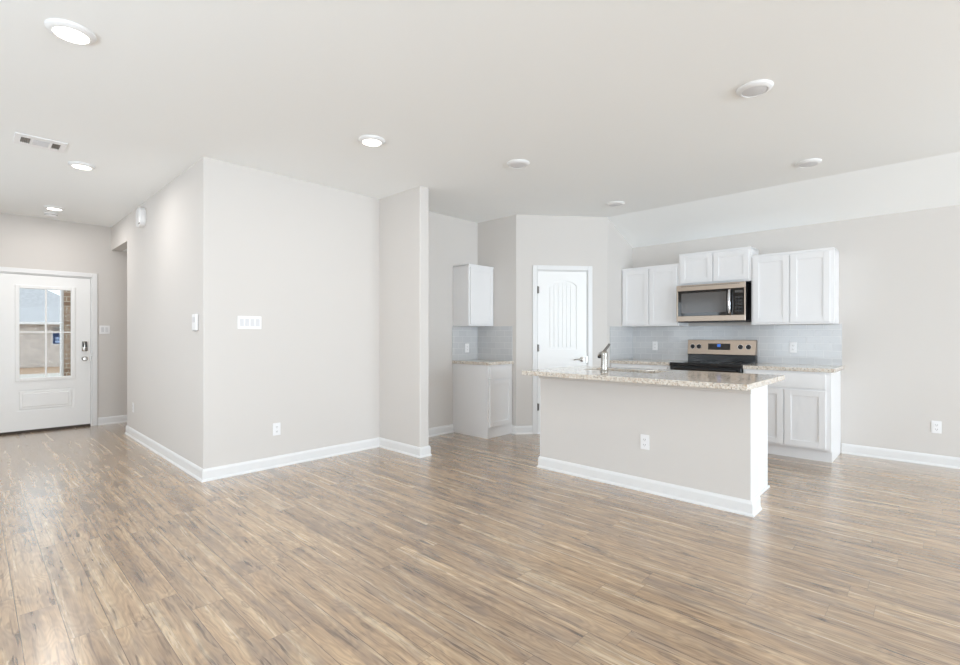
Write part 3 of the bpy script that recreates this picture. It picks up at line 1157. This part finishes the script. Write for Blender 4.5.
def outlet(label, loc, rz):
    t = thing('outlet', label, 'outlet', loc, rz, 'white wall outlets')
    bm = BM()
    box(bm, -0.036, -0.006, -0.058, 0.036, -0.0008, 0.058, 0.003)
    obj('cover_plate', bm, M_plate, t)
    for z in (-0.0205, 0.0205):
        bm = BM()
        box(bm, -0.017, -0.0085, z - 0.0145, 0.017, -0.0061, z + 0.0145, 0.001, 1)
        rc = obj('receptacle', bm, M_plate, t)
        bm = BM()
        for x in (-0.007, 0.007):
            box(bm, x - 0.0014, -0.0091, z - 0.004, x + 0.0014, -0.0086, z + 0.006)
        box(bm, -0.002, -0.0091, z - 0.011, 0.002, -0.0086, z - 0.007)
        obj('slot', bm, M_slot, rc)
    return t


o1 = outlet('white outlet low on the large living room wall', (1.977, YB, 0.355), 0)
dup(o1, (XH, 7.06, 0.364), R90, 'white outlet low on the hall wall near the entry')
dup(o1, (IX, 1.694, 0.39), R90, 'white outlet on the beige front of the island')
dup(o1, (XW, 0.032, 0.366), R90, 'white outlet low on the bare wall right of the cabinets')
dup(o1, (XW - 0.009, 1.187, 1.1), R90, 'white outlet in the tile right of the range')
dup(o1, (XW - 0.009, 2.76, 1.095), R90, 'white outlet in the tile left of the range')
dup(o1, (4.485, YB - 0.009, 1.068), 0, 'white outlet in the tile of the refrigerator recess')


def switch(label, loc, rz, gangs):
    t = thing('light_switch', label, 'light switch', loc, rz, 'white rocker switches')
    w = 0.07 + 0.046 * (gangs - 1)
    bm = BM()
    box(bm, -w / 2, -0.006, -0.058, w / 2, -0.0008, 0.058, 0.003)
    obj('cover_plate', bm, M_plate, t)
    for k in range(gangs):
        x = (k - (gangs - 1) / 2) * 0.046
        bm = BM()
        prism(bm, [(-0.0062, -0.033), (-0.0105, -0.033), (-0.008, 0.0), (-0.0068, 0.033), (-0.0062, 0.033)], x - 0.0165, x + 0.0165, 'x')
        obj('rocker', bm, M_lamp_off, t)
    return t


switch('wide four gang white switch plate on the large living room wall', (1.732, YB, 1.348), 0, 4)
switch('white double switch plate beside the front door', (1.28, YFR, 1.312), 0, 2)

# wall control near the corner of the hall wall
t = thing('thermostat', 'slim white thermostat on the hall wall near its corner', 'thermostat', (XH, 4.69, 1.345), R90)
bm = BM()
box(bm, -0.055, -0.024, -0.072, 0.055, -0.0008, 0.072, 0.008)
obj('case', bm, M_plate, t)
bm = BM()
box(bm, -0.035, -0.0255, 0.0, 0.035, -0.0242, 0.045)
obj('screen', bm, M_lamp_off, t)
bm = BM()
box(bm, -0.045, -0.018, -0.0745, 0.045, -0.006, -0.0722)
obj('lower_strip', bm, M_slot, t)  # thin dark strip along the bottom edge of the case

# door chime high on the hall wall
t = thing('door_chime', 'white rounded door chime high on the hall wall', 'door chime', (XH, 6.56, 2.565), R90)
bm = BM()
pts = []
for k in range(28):
    a = 2 * PI * k / 28
    c_, s_ = math.cos(a), math.sin(a)
    pts.append((0.115 * math.copysign(abs(c_) ** 0.6, c_), 0.105 * math.copysign(abs(s_) ** 0.6, s_)))
prism(bm, pts, -0.055, -0.0008, 'y', 0.006)
obj('case', bm, M_plate, t, True)
bm = BM()
box(bm, 0.03, -0.0565, -0.085, 0.085, -0.0552, -0.07)
obj('slot', bm, M_slot, t)

# ------------------------------------------------------------------ ceiling fittings


def disk_light(label, x, y, r, lit, power=0):
    t = thing('ceiling_light', label, 'ceiling light', (x, y, H), 0, 'lit ceiling disk lights' if lit else 'unlit ceiling disk lights')
    bm = BM()
    lathe(bm, [(r, -0.0005), (r, -0.005), (r * 0.93, -0.014), (r * 0.78, -0.022), (r * 0.72, -0.023), (r * 0.70, -0.019), (r * 0.70, -0.0005)], (0, 0, 0), (0, 0, 1), 48)
    obj('trim_ring', bm, M_trim, t, True)
    bm = BM()
    lathe(bm, [(r * 0.69, -0.002), (r * 0.69, -0.02), (r * 0.6, -0.022), (0, -0.023)], (0, 0, 0), (0, 0, 1), 40)
    obj('diffuser', bm, M_lamp_on if lit else M_lamp_off, t, True)
    if lit:
        l = bpy.data.lights.new('lamp', 'AREA')
        l.shape = 'DISK'
        l.size = r * 1.3
        l.energy = power
        l.color = (1.0, 0.96, 0.93)
        lo = bpy.data.objects.new('lamp', l)
        COL.objects.link(lo)
        lo.parent = t
        lo.location = (0, 0, -0.028)
    return t


disk_light('lit disk light nearest the camera at upper left', 0.345, 3.13, 0.1, True, 6)
disk_light('lit disk light halfway down the entry hall ceiling', 0.681, 5.517, 0.095, True, 7)
disk_light('lit disk light nearest the front door', 0.684, 7.58, 0.095, True, 8)
disk_light('lit disk light on the ceiling before the large wall', 2.139, 3.188, 0.1, True, 4)
disk_light('unlit disk light nearest the camera at upper right', 3.3, 0.825, 0.1, False)
disk_light('unlit disk light above the left end of the island', 3.31, 2.686, 0.1, False)
disk_light('unlit disk light over the range side at far right', 5.04, 0.842, 0.1, False)
disk_light('unlit disk light in front of the pantry door', 5.08, 2.694, 0.1, False)

t = thing('smoke_detector', 'small white smoke detector on the ceiling by the front door', 'smoke detector', (0.687, 7.97, H))
bm = BM()
lathe(bm, [(0.068, -0.0005), (0.068, -0.012), (0.06, -0.016), (0.058, -0.034), (0.045, -0.042), (0, -0.043)], (0, 0, 0), (0, 0, 1), 36)
obj('case', bm, M_plate, t, True)
bm = BM()
lathe(bm, [(0.0605, -0.02), (0.0605, -0.026), (0.0575, -0.026), (0.0575, -0.02)], (0, 0, 0), (0, 0, 1), 36)
obj('vent_ring', bm, M_grey, t, True)

t = thing('ceiling_vent', 'white rectangular air vent with three louver sections on the hall ceiling', 'air vent', (0.378, 5.11, H))
bm = BM()
vw, vd = 0.15, 0.135
box(bm, -vw, -vd, -0.009, vw, -0.07, -0.0006, 0.003)
box(bm, -vw, 0.07, -0.009, vw, vd, -0.0006, 0.003)
for x0, x1 in ((-vw, -0.115), (-0.06, -0.045), (0.05, 0.065), (0.115, vw)):
    box(bm, x0, -0.07, -0.009, x1, 0.07, -0.0006)
obj('frame', bm, M_plate, t)
for x0, x1, m_, sgn in ((-0.115, -0.06, M_grey, 1), (-0.045, 0.05, M_lamp_off, 0), (0.065, 0.115, M_grey, -1)):
    bm = BM()
    box(bm, x0, -0.07, -0.002, x1, 0.07, -0.0008)
    nb = 5 if m_ is M_grey else 9
    for k in range(nb):
        if m_ is M_grey:
            x = x0 + (k + 0.5) * (x1 - x0) / nb
            prism(bm, [(x - 0.003, -0.002), (x + 0.001, -0.002), (x + 0.003 * sgn + 0.001, -0.009), (x + 0.003 * sgn - 0.002, -0.009)], -0.07, 0.07, 'y')
        else:
            y = -0.07 + (k + 0.5) * 0.14 / nb
            prism(bm, [(y - 0.003, -0.002), (y + 0.002, -0.002), (y + 0.005, -0.009), (y + 0.001, -0.009)], x0, x1, 'x')
    obj('louver', bm, m_, t)

# ------------------------------------------------------------------ outside the front door
bm = BM()
prism(bm, [(8.56, -0.13), (10.6, -0.14), (33, -0.55), (60, -0.9), (60, -1.4), (8.56, -1.4)], -20, 30, 'x')
struct('ground', bm, M_soil, 'bare brown soil lots outside the front door')
bm = BM()
box(bm, -0.5, 8.56, -0.1, 2.2, 10.3, -0.03)
struct('floor_porch', bm, M_concrete)
bm = BM()
prism(bm, [(12.5, -0.2), (29.0, -0.5), (29.0, -0.46), (12.5, -0.15)], -15, 20, 'x')
struct('pavement', bm, M_concrete)

t = thing('porch_column', 'tan brick porch column outside the front door glass', 'column', (1.19, 10.17, -0.03))
bm = BM()
box(bm, -0.17, -0.17, 0, 0.17, 0.17, 2.9)
obj('shaft', bm, M_brick, t)
bm = BM()
box(bm, -0.2, -0.2, 2.9, 0.2, 0.2, 3.0, 0.01)
obj('cap', bm, M_trim, t)
bm = BM()
box(bm, -0.20, -0.1, 0, -0.172, 0.1, 2.9)
obj('corner_board', bm, M_trim, t)['label'] = 'white board along the column edge'

hs = thing('neighbor_house', 'grey roofed brick house across the street seen through the door glass', 'house', (0, 38, -0.7))
bm = BM()
box(bm, -6, 0, 0, 6.2, 5, 2.62)
obj('wall', bm, M_brick_far, hs)
bm = BM()
ez, rz_ = 2.66, 4.85
q = [(-6.5, -0.45, ez), (6.6, -0.45, ez), (6.6, 5.4, ez), (-6.5, 5.4, ez), (-3.2, 2.5, rz_), (3.2, 2.5, rz_)]
V = [bm.verts.new(c) for c in q]
for f in ((0, 1, 5, 4), (1, 2, 5), (2, 3, 4, 5), (3, 0, 4), (3, 2, 1, 0)):
    bm.faces.new([V[i] for i in f])
obj('roof', bm, M_shingle, hs)
bm = BM()
box(bm, -6.5, -0.5, 2.58, 6.6, -0.45, 2.72)
obj('fascia', bm, M_trim, hs)
bm = BM()
box(bm, 3.3, -0.05, 1.4, 3.76, -0.002, 2.15)
wf = obj('window', bm, M_trim, hs)
bm = BM()
box(bm, 3.34, -0.06, 1.44, 3.72, -0.051, 2.11)
obj('pane', bm, M_navy, wf)
bm = BM()
box(bm, 3.46, -0.066, 1.5, 3.7, -0.061, 1.64)
box(bm, 3.46, -0.066, 1.7, 3.7, -0.061, 1.84)
obj('blind', bm, M_blind, wf)
bm = BM()
for k in range(4):
    box(bm, 3.36, -0.05, 2.24 + k * 0.055, 3.68, -0.002, 2.275 + k * 0.055)
obj('gable_vent', bm, M_grey, hs)
